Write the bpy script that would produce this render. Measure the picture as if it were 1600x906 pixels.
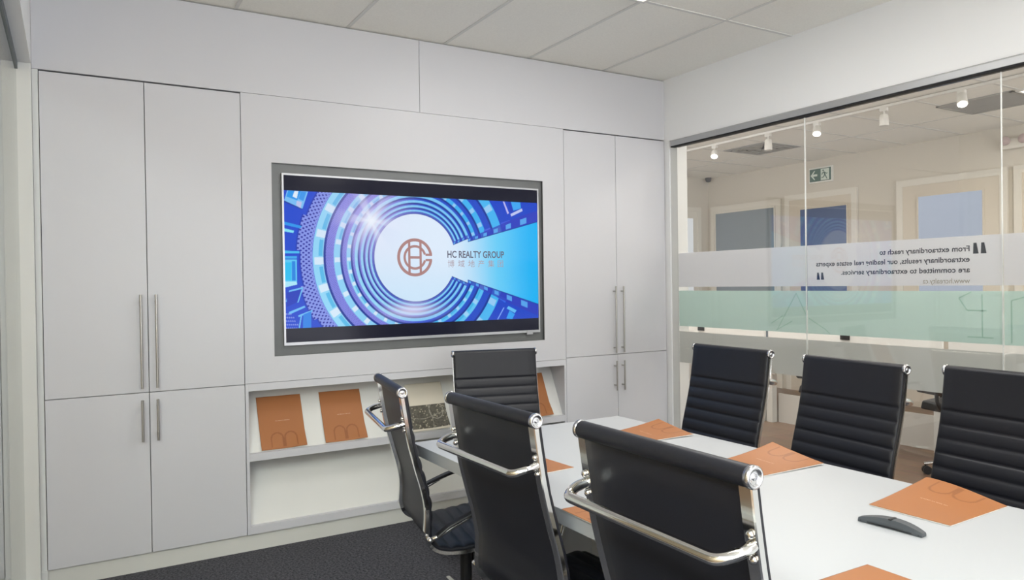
import bpy, bmesh, math, random
import numpy as np
from mathutils import Vector, Matrix
random.seed(4)
PI = math.pi
S = bpy.context.scene
COL = S.collection
for o in list(bpy.data.objects):
    bpy.data.objects.remove(o)

# ------------------------------------------------------------------ camera
cam_d = bpy.data.cameras.new('camera')
cam = bpy.data.objects.new('camera', cam_d)
COL.objects.link(cam)
R = Matrix(((0.859435933, -0.511046446, -0.014191805),
            (0.016730823, 0.000370324, 0.999859961),
            (-0.510969624, -0.859553019, 0.008868497)))
cam.matrix_world = Matrix.Translation((-3.775, -4.125, 1.414)) @ R.transposed().to_4x4()
cam_d.sensor_width = 36
cam_d.lens = 36 * 1160.54 / 1600
cam_d.clip_start = 0.05
S.camera = cam

# ------------------------------------------------------------------ world, exposure
SKY = 2.3          # overcast sky outside the added rear windows
LOW_FILL = 5.7       # added fill: lower half of the world brightened to light the ceiling
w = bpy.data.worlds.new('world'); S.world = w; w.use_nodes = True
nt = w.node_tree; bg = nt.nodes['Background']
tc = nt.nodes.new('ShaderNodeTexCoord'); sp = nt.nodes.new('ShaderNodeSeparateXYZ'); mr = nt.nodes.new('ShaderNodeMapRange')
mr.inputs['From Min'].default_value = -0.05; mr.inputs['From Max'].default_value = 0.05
mr.inputs['To Min'].default_value = LOW_FILL; mr.inputs['To Max'].default_value = SKY
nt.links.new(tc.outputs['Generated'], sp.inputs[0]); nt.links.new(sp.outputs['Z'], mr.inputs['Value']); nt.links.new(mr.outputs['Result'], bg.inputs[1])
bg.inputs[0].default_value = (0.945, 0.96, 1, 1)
S.view_settings.view_transform = 'Standard'
S.view_settings.look = 'None'
S.view_settings.gamma = 1
S.view_settings.use_curve_mapping = False
S.view_settings.exposure = 0.0
ROOM_W = (15.0, 2.0, 2.0, 3.5, 3.5)      # watts of each ceiling panel in the meeting room
OFFICE_W = 28.0
CEIL = 2.888

def area(name, loc, sx, sy, power, color, rot=(0, 0, 0)):
    l = bpy.data.lights.new(name, 'AREA'); l.shape = 'RECTANGLE'; l.size = sx; l.size_y = sy
    l.energy = power; l.color = color
    o = bpy.data.objects.new(name, l); COL.objects.link(o); o.location = loc; o.rotation_euler = rot
    return o
ROOM_PANELS = [(-1.475, -1.74), (-2.695, -3.56), (-0.865, -3.56), (-2.695, -5.40), (-0.865, -5.40)]
for (x, y), pw in zip(ROOM_PANELS, ROOM_W):
    area('panel_light', (x, y, CEIL - 0.03), 0.56, 1.16, pw, (1.0, 0.99, 0.985))
OFFICE_PANELS = [(2.95, -1.72), (1.0, -3.2), (1.0, -0.2), (1.4, 2.2)]  # the two beside the glass are unseen, added to brighten desk screens and film
for x, y in OFFICE_PANELS:
    area('office_light', (x, y, CEIL - 0.03), 0.56, 1.16, OFFICE_W, (1.0, 0.95, 0.89))
for wx, wsx in ((-1.95, 3.5), (2.15, 3.6)):      # fill light through the rear windows added behind the camera
    po = area('window_portal', (wx, -6.32, 1.5), wsx, 2.5, 1, (1, 1, 1), (PI / 2, 0, 0)); po.data.cycles.is_portal = True
area('corridor_light', (-4.8, -4.9, CEIL - 0.03), 0.6, 2.4, 225, (0.90, 0.955, 1.0))  # unseen fill lamp added in the corridor to brighten the right wall

# ------------------------------------------------------------------ helpers
def lin(c):
    return tuple(((v / 255) / 12.92 if v / 255 <= 0.04045 else ((v / 255 + 0.055) / 1.055) ** 2.4) for v in c)

MATS = {}
def mat(name, rgb, rough=0.5, metal=0.0, spec=0.5, noise=None, bump=None, coat=0.0):
    if name in MATS: return MATS[name]
    m = bpy.data.materials.new(name); m.use_nodes = True
    nt = m.node_tree; b = nt.nodes['Principled BSDF']
    c = lin(rgb)
    b.inputs['Base Color'].default_value = (*c, 1)
    b.inputs['Roughness'].default_value = rough
    b.inputs['Metallic'].default_value = metal
    b.inputs['Specular IOR Level'].default_value = spec
    b.inputs['Coat Weight'].default_value = coat
    tc = nt.nodes.new('ShaderNodeTexCoord')
    if noise:
        sc, amt = noise
        n = nt.nodes.new('ShaderNodeTexNoise'); n.inputs['Scale'].default_value = sc; n.inputs['Detail'].default_value = 4
        nt.links.new(tc.outputs['Object'], n.inputs['Vector'])
        r = nt.nodes.new('ShaderNodeValToRGB')
        r.color_ramp.elements[0].position = 0.3; r.color_ramp.elements[1].position = 0.7
        r.color_ramp.elements[0].color = (*[v * (1 - amt) for v in c], 1)
        r.color_ramp.elements[1].color = (*[min(1, v * (1 + amt)) for v in c], 1)
        nt.links.new(n.outputs['Fac'], r.inputs['Fac']); nt.links.new(r.outputs['Color'], b.inputs['Base Color'])
    if bump:
        sc, st = bump
        n = nt.nodes.new('ShaderNodeTexNoise'); n.inputs['Scale'].default_value = sc; n.inputs['Detail'].default_value = 3
        nt.links.new(tc.outputs['Object'], n.inputs['Vector'])
        bp = nt.nodes.new('ShaderNodeBump'); bp.inputs['Strength'].default_value = st; bp.inputs['Distance'].default_value = 0.002
        nt.links.new(n.outputs['Fac'], bp.inputs['Height']); nt.links.new(bp.outputs['Normal'], b.inputs['Normal'])
    MATS[name] = m
    return m

def emis(name, rgb, strength):
    if name in MATS: return MATS[name]
    m = bpy.data.materials.new(name); m.use_nodes = True; nt = m.node_tree
    b = nt.nodes['Principled BSDF']
    b.inputs['Base Color'].default_value = (0.004, 0.004, 0.004, 1); b.inputs['Specular IOR Level'].default_value = 0.15; b.inputs['Roughness'].default_value = 0.12
    b.inputs['Emission Color'].default_value = (*lin(rgb), 1)
    b.inputs['Emission Strength'].default_value = strength
    MATS[name] = m
    return m

def vcol_mat(name, rough, emission=False, coat=0.0):
    m = bpy.data.materials.new(name); m.use_nodes = True; nt = m.node_tree
    b = nt.nodes['Principled BSDF']; a = nt.nodes.new('ShaderNodeAttribute'); a.attribute_name = 'print'
    b.inputs['Roughness'].default_value = rough
    b.inputs['Coat Weight'].default_value = coat
    if emission:
        b.inputs['Base Color'].default_value = (0.004, 0.004, 0.004, 1)
        nt.links.new(a.outputs['Color'], b.inputs['Emission Color'])
        b.inputs['Emission Strength'].default_value = 0.97
        b.inputs['Specular IOR Level'].default_value = 0.15
    else:
        b.inputs['Specular IOR Level'].default_value = 0.2
        nt.links.new(a.outputs['Color'], b.inputs['Base Color'])
    MATS[name] = m
    return m

def glass_mat(name, tint, boost=0.0):
    m = bpy.data.materials.new(name); m.use_nodes = True; nt = m.node_tree
    nt.nodes.remove(nt.nodes['Principled BSDF'])
    out = nt.nodes['Material Output']
    # Schlick reflectance, the same from both sides of the pane
    ge = nt.nodes.new('ShaderNodeNewGeometry'); dt = nt.nodes.new('ShaderNodeVectorMath'); dt.operation = 'DOT_PRODUCT'
    nt.links.new(ge.outputs['Normal'], dt.inputs[0]); nt.links.new(ge.outputs['Incoming'], dt.inputs[1])
    def mth(op, a_, b_=None, clamp=False):
        q = nt.nodes.new('ShaderNodeMath'); q.operation = op; q.use_clamp = clamp
        for k, v_ in enumerate((a_, b_)):
            if v_ is None: continue
            if isinstance(v_, (int, float)): q.inputs[k].default_value = v_
            else: nt.links.new(v_, q.inputs[k])
        return q.outputs[0]
    c_ = mth('ABSOLUTE', dt.outputs['Value']); c_ = mth('SUBTRACT', 1.0, c_, True); c_ = mth('POWER', c_, 5.0)
    ad_out = mth('ADD', mth('MULTIPLY', c_, 0.96), 0.04 + boost, True)
    t = nt.nodes.new('ShaderNodeBsdfTransparent'); t.inputs[0].default_value = (*tint, 1)
    g = nt.nodes.new('ShaderNodeBsdfGlossy'); g.inputs['Roughness'].default_value = 0.0
    mx = nt.nodes.new('ShaderNodeMixShader')
    nt.links.new(ad_out, mx.inputs[0])
    nt.links.new(t.outputs[0], mx.inputs[1]); nt.links.new(g.outputs[0], mx.inputs[2])
    nt.links.new(mx.outputs[0], out.inputs[0])
    MATS[name] = m
    return m

def frost_mat(name, rgb, see):
    m = bpy.data.materials.new(name); m.use_nodes = True; nt = m.node_tree
    nt.nodes.remove(nt.nodes['Principled BSDF'])
    out = nt.nodes['Material Output']; c = (*lin(rgb), 1)
    d = nt.nodes.new('ShaderNodeBsdfDiffuse'); d.inputs[0].default_value = c
    tr = nt.nodes.new('ShaderNodeBsdfTranslucent'); tr.inputs[0].default_value = c
    t = nt.nodes.new('ShaderNodeBsdfTransparent'); t.inputs[0].default_value = c
    a = nt.nodes.new('ShaderNodeMixShader'); a.inputs[0].default_value = 0.3
    b = nt.nodes.new('ShaderNodeMixShader'); b.inputs[0].default_value = see
    nt.links.new(d.outputs[0], a.inputs[1]); nt.links.new(tr.outputs[0], a.inputs[2])
    nt.links.new(a.outputs[0], b.inputs[1]); nt.links.new(t.outputs[0], b.inputs[2])
    nt.links.new(b.outputs[0], out.inputs[0])
    MATS[name] = m
    return m

class MB:
    """collects shapes that become ONE mesh object"""
    def __init__(s): s.v = []; s.f = []; s.sm = []
    def add(s, vs, fs, smooth=False):
        n = len(s.v); s.v += [tuple(v) for v in vs]
        s.f += [tuple(i + n for i in f) for f in fs]; s.sm += [smooth] * len(fs)
        return s
    def box(s, x0, x1, y0, y1, z0, z1):
        x0, x1 = sorted((x0, x1)); y0, y1 = sorted((y0, y1)); z0, z1 = sorted((z0, z1))
        vs = [(x, y, z) for z in (z0, z1) for y in (y0, y1) for x in (x0, x1)]
        return s.add(vs, [(0, 2, 3, 1), (4, 5, 7, 6), (0, 1, 5, 4), (2, 6, 7, 3), (0, 4, 6, 2), (1, 3, 7, 5)])
    def tube(s, pts, r, n=12, caps=True, flat=None):
        pts = [Vector(p) for p in pts]; k = len(pts)
        rs = r if isinstance(r, (list, tuple)) else [r] * k
        tans = []
        for i in range(k):
            a = pts[max(0, i - 1)]; b = pts[min(k - 1, i + 1)]
            tans.append((b - a).normalized())
        up = Vector((0, 0, 1)) if abs(tans[0].z) < 0.9 else Vector((1, 0, 0))
        u = tans[0].cross(up).normalized(); vs = []
        for i in range(k):
            u = (u - tans[i] * u.dot(tans[i])).normalized(); v = tans[i].cross(u)
            for j in range(n):
                a = 2 * PI * j / n
                vs.append(pts[i] + (u * math.cos(a) + v * math.sin(a)) * rs[i])
        fs = [(i * n + j, i * n + (j + 1) % n, (i + 1) * n + (j + 1) % n, (i + 1) * n + j) for i in range(k - 1) for j in range(n)]
        s.add(vs, fs, True)
        if caps:
            s.add(vs[:n], [tuple(range(n))[::-1]]); s.add(vs[-n:], [tuple(range(n))])
        return s
    def lathe(s, prof, origin, axis='Z', n=24):
        o = Vector(origin); vs = []
        for r, h in prof:
            for j in range(n):
                a = 2 * PI * j / n; c, d = r * math.cos(a), r * math.sin(a)
                p = {'Z': (c, d, h), 'Y': (c, h, d), 'X': (h, c, d)}[axis]
                vs.append(o + Vector(p))
        fs = [(i * n + j, i * n + (j + 1) % n, (i + 1) * n + (j + 1) % n, (i + 1) * n + j) for i in range(len(prof) - 1) for j in range(n)]
        return s.add(vs, fs, True)
    def prism(s, poly, a0, a1, axis='Y'):
        """polygon extruded along an axis; poly in the two other axes (in order)"""
        def P(p, h):
            return {'Y': (p[0], h, p[1]), 'X': (h, p[0], p[1]), 'Z': (p[0], p[1], h)}[axis]
        n = len(poly)
        vs = [P(p, a0) for p in poly] + [P(p, a1) for p in poly]
        fs = [tuple(range(n))[::-1], tuple(range(n, 2 * n))] + [(i, (i + 1) % n, n + (i + 1) % n, n + i) for i in range(n)]
        return s.add(vs, fs)
    def build(s, name, m, parent=None, bevel=0.0, seg=2, fix=True):
        me = bpy.data.meshes.new(name); me.from_pydata(s.v, [], s.f)
        me.polygons.foreach_set('use_smooth', s.sm)
        if fix:
            bm = bmesh.new(); bm.from_mesh(me); bmesh.ops.recalc_face_normals(bm, faces=bm.faces); bm.to_mesh(me); bm.free()
        me.materials.append(m); me.update()
        o = bpy.data.objects.new(name, me); COL.objects.link(o)
        if parent: o.parent = parent
        if bevel:
            b = o.modifiers.new('bevel', 'BEVEL'); b.width = bevel; b.segments = seg; b.limit_method = 'ANGLE'
            b.harden_normals = False
        return o

def tag(o, label=None, cat=None, group=None, kind=None):
    if label: o['label'] = label
    if cat: o['category'] = cat
    if group: o['group'] = group
    if kind: o['kind'] = kind
    return o
def struct(o): o['kind'] = 'structure'; return o
def thing(name, label, cat, loc=(0, 0, 0), rz=0, group=None):
    o = bpy.data.objects.new(name, None); COL.objects.link(o); o.empty_display_size = 0.1
    o.location = loc; o.rotation_euler = (0, 0, rz)
    return tag(o, label, cat, group)

def text_mesh(body, size, depth=0.0, xscale=1.0, align='LEFT', shear=0.0, spacing=1.0, offset=0.0):
    """outline lettering -> (verts, faces), lying in XY, baseline at y=0"""
    cu = bpy.data.curves.new('lettering_tmp', 'FONT'); cu.body = body; cu.size = size; cu.extrude = depth
    cu.align_x = align; cu.shear = shear; cu.space_character = spacing; cu.offset = offset
    cu.resolution_u = 3
    o = bpy.data.objects.new('lettering_tmp', cu); COL.objects.link(o)
    dg = bpy.context.evaluated_depsgraph_get(); me = bpy.data.meshes.new_from_object(o.evaluated_get(dg))
    vs = [(v.co.x * xscale, v.co.y, v.co.z) for v in me.vertices]; fs = [tuple(p.vertices) for p in me.polygons]
    bpy.data.objects.remove(o); bpy.data.meshes.remove(me); bpy.data.curves.remove(cu)
    return vs, fs
def fit_text(body, width, height, **k):
    """capital height = height, total width = width"""
    vs, fs = text_mesh(body, 1.0, **k)
    cv, _ = text_mesh('H', 1.0) if ord(body[0]) < 1000 else (vs, 0)
    x0 = min(v[0] for v in vs); x1 = max(v[0] for v in vs)
    h = max(v[1] for v in cv) - min(v[1] for v in cv)
    return [((v[0] - x0) * width / (x1 - x0), v[1] * height / h, 0) for v in vs], fs

# ------------------------------------------------------------------ materials
M_CAB = mat('cabinet_white', (207, 207, 211), 0.42, bump=(60, 0.02))
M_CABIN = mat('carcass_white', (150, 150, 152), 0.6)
M_NICHE = mat('niche_white', (218, 218, 214), 0.5)
M_WALL = mat('wall_paint', (240, 241, 242), 0.8, bump=(250, 0.05))
M_FRAME = mat('frame_white', (220, 221, 218), 0.5)
M_CEIL = mat('ceiling_tile', (243, 241, 234), 0.95, noise=(120, 0.03), bump=(300, 0.3))
M_TBAR = mat('ceiling_tbar', (222, 221, 217), 0.9, spec=0.1)
M_STEEL = mat('brushed_steel', (112, 114, 114), 0.5, 0.5, noise=(6, 0.05))
M_NICKEL = mat('satin_nickel', (176, 174, 170), 0.34, 0.9)
M_CHROME = mat('chrome', (225, 224, 222), 0.09, 1.0)
M_CAP = mat('satin_chrome', (198, 198, 200), 0.24, 1.0)
M_TRACK = mat('anodised_aluminium', (176, 177, 178), 0.4, 0.5)
M_RUBBER = mat('black_rubber', (22, 22, 24), 0.7)
M_LEATHER = mat('black_leatherette', (21, 22, 30), 0.46, spec=0.5, bump=(420, 0.12))
M_BLACK = mat('black_plastic', (26, 26, 28), 0.45)
M_TABLE = mat('white_laminate', (188, 190, 192), 0.42)
M_KICK = mat('kickboard', (214, 214, 208), 0.6)
M_OWALL = mat('office_wall_paint', (214, 208, 196), 0.85)
M_ODOOR = mat('office_door_beige', (214, 205, 190), 0.6)
M_OTRIM = mat('office_trim', (226, 222, 212), 0.6)
M_DGLASS = mat('door_glass_grey', (134, 146, 156), 0.25)
M_DBLUE = mat('door_glass_blue', (92, 110, 148), 0.25)
M_GLASS = glass_mat('clear_glass', (0.97, 0.97, 0.965), 0.025)
M_LGLASS = glass_mat('corridor_glass', (0.94, 0.97, 0.955), 0.0)
M_EDGE = mat('polished_glass_edge', (225, 228, 226), 0.15, spec=0.8)
M_FROST = frost_mat('frosted_film', (244, 245, 248), 0.10)
M_FROST3 = frost_mat('frosted_film_low', (228, 230, 227), 0.12)
M_GREEN = frost_mat('frosted_film_green', (228, 246, 241), 0.08)
M_GREENLINE = frost_mat('frosted_film_green_line', (200, 230, 219), 0.08)

# carpet
m = bpy.data.materials.new('carpet'); m.use_nodes = True; nt = m.node_tree; b = nt.nodes['Principled BSDF']
b.inputs['Roughness'].default_value = 1.0; b.inputs['Specular IOR Level'].default_value = 0.1
tc = nt.nodes.new('ShaderNodeTexCoord')
n1 = nt.nodes.new('ShaderNodeTexNoise'); n1.inputs['Scale'].default_value = 85; n1.inputs['Detail'].default_value = 5; n1.inputs['Roughness'].default_value = 0.8
r = nt.nodes.new('ShaderNodeValToRGB'); r.color_ramp.elements[0].position = 0.35; r.color_ramp.elements[1].position = 0.68
r.color_ramp.elements[0].color = (*lin((34, 34, 38)), 1); r.color_ramp.elements[1].color = (*lin((112, 112, 118)), 1)
nt.links.new(tc.outputs['Object'], n1.inputs['Vector']); nt.links.new(n1.outputs['Fac'], r.inputs['Fac']); nt.links.new(r.outputs['Color'], b.inputs['Base Color'])
bp = nt.nodes.new('ShaderNodeBump'); bp.inputs['Strength'].default_value = 0.8; bp.inputs['Distance'].default_value = 0.004
nt.links.new(n1.outputs['Fac'], bp.inputs['Height']); nt.links.new(bp.outputs['Normal'], b.inputs['Normal'])
M_CARPET = m
# wood plank floor of the office
m = bpy.data.materials.new('plank_floor'); m.use_nodes = True; nt = m.node_tree; b = nt.nodes['Principled BSDF']
b.inputs['Roughness'].default_value = 0.38
tc = nt.nodes.new('ShaderNodeTexCoord'); mp = nt.nodes.new('ShaderNodeMapping'); mp.inputs['Rotation'].default_value = (0, 0, PI / 2)
br = nt.nodes.new('ShaderNodeTexBrick'); br.inputs['Scale'].default_value = 1; br.inputs['Brick Width'].default_value = 1.2; br.inputs['Row Height'].default_value = 0.18
br.inputs['Mortar Size'].default_value = 0.002; br.inputs['Color1'].default_value = (*lin((122, 98, 80)), 1); br.inputs['Color2'].default_value = (*lin((150, 120, 96)), 1)
br.inputs['Mortar'].default_value = (*lin((70, 54, 42)), 1)
wv = nt.nodes.new('ShaderNodeTexNoise'); wv.inputs['Scale'].default_value = 6
mp2 = nt.nodes.new('ShaderNodeMapping'); mp2.inputs['Scale'].default_value = (8, 0.8, 1)
mx = nt.nodes.new('ShaderNodeMixRGB'); mx.blend_type = 'MULTIPLY'; mx.inputs[0].default_value = 0.5
nt.links.new(tc.outputs['Object'], mp.inputs[0]); nt.links.new(mp.outputs[0], br.inputs['Vector'])
nt.links.new(tc.outputs['Object'], mp2.inputs[0]); nt.links.new(mp2.outputs[0], wv.inputs['Vector'])
nt.links.new(br.outputs['Color'], mx.inputs[1]); nt.links.new(wv.outputs['Color'], mx.inputs[2]); nt.links.new(mx.outputs[0], b.inputs['Base Color'])
M_PLANK = m

# ================================================================== SETTING
XL, YB = -3.915, -6.2
struct(MB().box(-3.95, 0.02, YB, 0.5, -0.05, 0).build('floor', M_CARPET))
struct(MB().box(-5.6, -3.95, YB, 0.5, -0.05, 0).build('floor', M_PLANK))
struct(MB().box(0.02, 4.3, YB, 3.78, -0.05, 0).build('floor', M_PLANK))
struct(MB().box(-5.6, 0.06, YB, 0.5, CEIL, CEIL + 0.05).build('ceiling', M_CEIL))
struct(MB().box(0.06, 4.3, YB, 3.78, CEIL, CEIL + 0.05).build('ceiling', M_CEIL))
g = MB(); t = 0.0035
for k in range(6): x = -0.56 - 0.61 * k; g.box(x - 0.010, x + 0.010, YB, -0.001, CEIL - t, CEIL - 0.0001)
for k in range(5): y = -1.125 - 1.22 * k; g.box(XL, -0.001, y - 0.010, y + 0.010, CEIL - t - 0.0004, CEIL - 0.0002)
struct(g.build('trim_1', M_TBAR))
g = MB()
for k in range(4): x = 0.79 + 1.22 * k; g.box(x - 0.012, x + 0.012, YB, 3.675, CEIL - t, CEIL - 0.0001)
for k in range(-5, 16): y = 0.09 - 0.61 * k + 3.05; y > YB and y < 3.6 and g.box(0.13, 4.19, y - 0.012, y + 0.012, CEIL - t - 0.0004, CEIL - 0.0002)
struct(g.build('trim_2', M_TBAR))
struct(MB().box(-5.6, 0.0, 0.42, 0.5, 0, CEIL).build('wall_back', M_WALL))
g = MB().box(-5.6, 4.3, YB - 0.1, YB, 0, 0.25).box(-5.6, 4.3, YB - 0.1, YB, 2.75, CEIL)
for a, b_ in ((-5.6, -3.7), (-0.2, 0.35), (3.95, 4.3)): g.box(a, b_, YB - 0.1, YB, 0.25, 2.75)
struct(g.build('wall_rear', M_WALL))
for i, (a, b_) in enumerate(((-3.7, -0.2), (0.35, 3.95))):  # unseen rear windows, added to let daylight fill both rooms
    wn = struct(MB().box(a + 0.04, b_ - 0.04, YB - 0.06, YB - 0.05, 0.29, 2.71).build('window_%d' % (i + 10), M_GLASS))
    g = MB().box(a, b_, YB - 0.09, YB - 0.02, 0.25, 0.29).box(a, b_, YB - 0.09, YB - 0.02, 2.71, 2.75)
    for k in range(4):
        x = a + 0.02 + (b_ - a - 0.04) * k / 3; g.box(x - 0.02, x + 0.02, YB - 0.09, YB - 0.02, 0.29, 2.71)
    g.build('window_frame', M_FRAME, wn)
# right wall above the glass, corner post, end wall of the wall line
struct(MB().box(0, 0.12, YB, 0.5, 2.437, CEIL).build('wall_right', M_WALL))
struct(MB().box(0, 0.12, -0.048, 3.68, 0, 2.437).build('wall_corner', M_WALL))
g = MB().box(0.012, 0.108, -0.118, -0.048, 0, 2.437)
struct(g.build('trim_3', M_FRAME, bevel=0.003))
# overhead glazing channel: bevelled lid, light fascia, black gasket
g = MB().prism([(0.03, 2.436), (-0.004, 2.436), (-0.030, 2.424), (-0.030, 2.388), (0.03, 2.388)], YB, -0.095, 'Y')
ch = struct(g.build('trim_4', M_TRACK, bevel=0.002))
struct(MB().box(-0.028, 0.028, YB, -0.093, 2.380, 2.3885).build('trim_5', M_RUBBER))
struct(MB().box(-0.02, 0.03, YB, -0.118, 0, 0.03).build('trim_6', M_TRACK))
# left wall: bulkhead over the corridor glass, post, dark channel
struct(MB().box(XL - 0.135, XL, YB, 0.0, 2.462, CEIL).build('wall_left', M_WALL))
struct(MB().box(XL - 0.135, XL, -0.045, 0.42, 0, 2.462).build('trim_7', M_FRAME, bevel=0.003))
struct(MB().box(-3.988, -3.966, YB, -0.045, 2.428, 2.463).build('trim_8', mat('dark_channel', (96, 104, 110), 0.4, 0.6)))
struct(MB().box(-4.02, -3.944, YB, -0.045, 0, 0.06).build('trim_9', M_FRAME))
for i, (a, b_) in enumerate([(-0.05, -1.9), (-1.905, -3.8), (-3.805, -6.19)]):
    struct(MB().box(-3.982, -3.972, b_, a, 0.06, 2.43).build('window_%d' % (i + 6), M_LGLASS))
struct(MB().box(-5.7, -5.6, YB, 0.5, 0, CEIL).build('wall_corridor', mat('corridor_wall', (202, 180, 150), 0.8)))

# glass panes with their film
JO = [-0.118, -1.208, -2.296, -3.384, -4.472, -5.56]
GX = 0.002
for i in range(5):
    a, b_ = JO[i] - 0.0015, JO[i + 1] + 0.0015
    p = struct(MB().box(GX, GX + 0.010, b_, a, 0.03, 2.378).build('window_%d' % (i + 1), M_GLASS))
    for z0, z1, mm, nm in ((1.372, 1.615, M_FROST, 'frosted_band'), (1.090, 1.345, M_GREEN, 'green_frosted_band'), (0.827, 1.052, M_FROST3, 'frosted_band')):
        q = MB().box(GX + 0.0105, GX + 0.0112, b_ + 0.001, a - 0.001, z0, z1).build(nm, mm, p)
        tag(q, {'green_frosted_band': 'pale green frosted film band'}.get(nm, 'grey frosted film band'))
    e = MB().box(GX - 0.0005, GX + 0.0105, b_ - 0.0022, b_ - 0.0002, 0.03, 2.377).build('polished_edge', M_EDGE, p)
    if i == 1:
        # mirrored lettering, read from the office side
        def onglass(vs, y0, z0):
            return [(GX + 0.01025, y0 + v[0], z0 + v[1]) for v in vs]
        L = MB(); yr = -2.144
        for body, yl, z in (('From extraordinary reach to', -1.673, 1.541), ('extraordinary results, our leading real estate experts', -1.273, 1.489), ('are committed to extraordinary services.', -1.437, 1.437)):
            vs, fs = fit_text(body, yl - yr, 0.0265, offset=0.020); L.add(onglass(vs, yr, z), fs)
        # opening and closing quotation marks: slanted blocks
        for y0, z0, s in ((-2.222, 1.527, 1.2), (-1.326, 1.410, 0.95)):
            for d in (0, 0.030 * s):
                L.add([(GX + 0.01025, y0 + d, z0 + 0.0), (GX + 0.01025, y0 + d + 0.022 * s, z0), (GX + 0.01025, y0 + d + 0.020 * s, z0 + 0.044 * s), (GX + 0.01025, y0 + d + 0.008 * s, z0 + 0.044 * s)], [(0, 1, 2, 3)])
        o = L.build('glass_lettering', mat('lettering_dark', (46, 52, 66), 0.6), p); o['label'] = 'dark lettering seen from behind'
        vs, fs = fit_text('www.hcrealty.ca', 0.235, 0.0255)
        o = MB().add(onglass(vs, yr, 1.383), fs).build('web_address', mat('lettering_gold', (160, 156, 138), 0.6), p); o['label'] = 'pale gold lettering'
    # faint skyline of house outlines on the green band
    if i in (0, 1, 2):
        L = MB()
        def seg(y0, z0, y1, z1, wd=0.006):
            d = Vector((y1 - y0, z1 - z0)); n_ = Vector((-d.y, d.x)).normalized() * wd / 2
            L.add([(GX + 0.0103, y0 + n_.x, z0 + n_.y), (GX + 0.0103, y1 + n_.x, z1 + n_.y), (GX + 0.0103, y1 - n_.x, z1 - n_.y), (GX + 0.0103, y0 - n_.x, z0 - n_.y)], [(0, 1, 2, 3)])
        if i == 0:
            seg(-0.985, 1.10, -1.13, 1.33); seg(-1.13, 1.33, -1.20, 1.20); seg(-0.94, 1.14, -1.03, 1.19); seg(-0.98, 1.10, -1.10, 1.16)
        if i == 1:
            seg(-1.22, 1.18, -1.33, 1.12); seg(-1.33, 1.12, -1.36, 1.095); seg(-2.09, 1.31, -2.15, 1.34); seg(-2.09, 1.31, -2.13, 1.25); seg(-2.13, 1.25, -2.22, 1.25); seg(-2.20, 1.33, -2.20, 1.12); seg(-2.13, 1.12, -2.25, 1.12)
        if i == 2:
            seg(-2.33, 1.30, -2.33, 1.10); seg(-2.33, 1.30, -2.46, 1.34)
        L.build('skyline_print', M_GREENLINE, p)

# fascia above the cabinets: two panels with a joint, thin shadow gap below
YF = 0.0
struct(MB().box(XL + 0.001, -1.9515, YF, 0.02, 2.4505, CEIL - 0.007).build('trim_10', M_CAB))
struct(MB().box(-1.9485, -0.001, YF, 0.02, 2.4505, CEIL - 0.007).build('trim_11', M_CAB))
struct(MB().box(XL, 0, 0.012, 0.42, 2.452, CEIL).build('trim_12', M_CABIN))
struct(MB().box(XL + 0.001, -3.890, YF + 0.004, 0.42, 0.0, 2.449).build('trim_13', M_FRAME))
struct(MB().box(XL, -3.8885, -0.006, 0.004, 0.0, 0.092).build('baseboard_left', M_FRAME, bevel=0.002))
struct(MB().box(-3.8895, -0.002, 0.014, 0.035, 0.0, 0.0885).build('baseboard_back', M_KICK))

# ================================================================== BUILT-IN CABINETS
def bar_handle(x, z0, z1, parent):
    g = MB().tube([(x, -0.034, z0), (x, -0.034, z1)], 0.0062, 14)
    for z in (z0 + 0.035, z1 - 0.035):
        g.tube([(x, -0.0005, z), (x, -0.034, z)], 0.0045, 10)
    return g.build('handle', M_NICKEL, parent)

def cabinet(x0, xm, x1, split, label, gap=0.0016):
    c = thing('storage_cabinet', label, 'cabinet', ((x0 + x1) / 2, 0.2, 0.09))
    inv = Matrix.Translation((-(x0 + x1) / 2, -0.2, -0.09))
    def fin(o): o.matrix_parent_inverse = inv; return o
    g = MB()
    g.box(x0 + 0.001, x1 - 0.001, 0.021, 0.40, 0.09, 0.108).box(x0 + 0.001, x1 - 0.001, 0.021, 0.40, 2.43, 2.448)
    g.box(x0 + 0.001, x0 + 0.019, 0.021, 0.40, 0.108, 2.43).box(x1 - 0.019, x1 - 0.001, 0.021, 0.40, 0.108, 2.43)
    g.box(x0 + 0.019, x1 - 0.019, 0.39, 0.40, 0.108, 2.43).box(x0 + 0.019, x1 - 0.019, 0.021, 0.39, split - 0.01, split + 0.01)
    fin(g.build('carcass', M_CABIN, c))
    for (a, b_) in ((x0, xm), (xm, x1)):
        for (z0, z1) in ((0.091, split - gap), (split + gap, 2.442)):
            d = fin(MB().box(a + gap, b_ - gap, 0.0, 0.0205, z0, z1).build('door', M_CAB, c, bevel=0.001, seg=1))
            hx = xm - 0.034 if a == x0 else xm + 0.035
            h = bar_handle(hx, *((0.918, 1.384) if z0 > 0.5 else (0.655, 0.861)), d)
    return c
cabinet(-3.8885, -3.4435, -2.9845, 0.895, 'tall white built-in four-door cabinet on the left of the screen')
cabinet(-0.9040, -0.4610, -0.0030, 0.905, 'tall white built-in cabinet on the right of the screen beside the glass wall')

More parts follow.
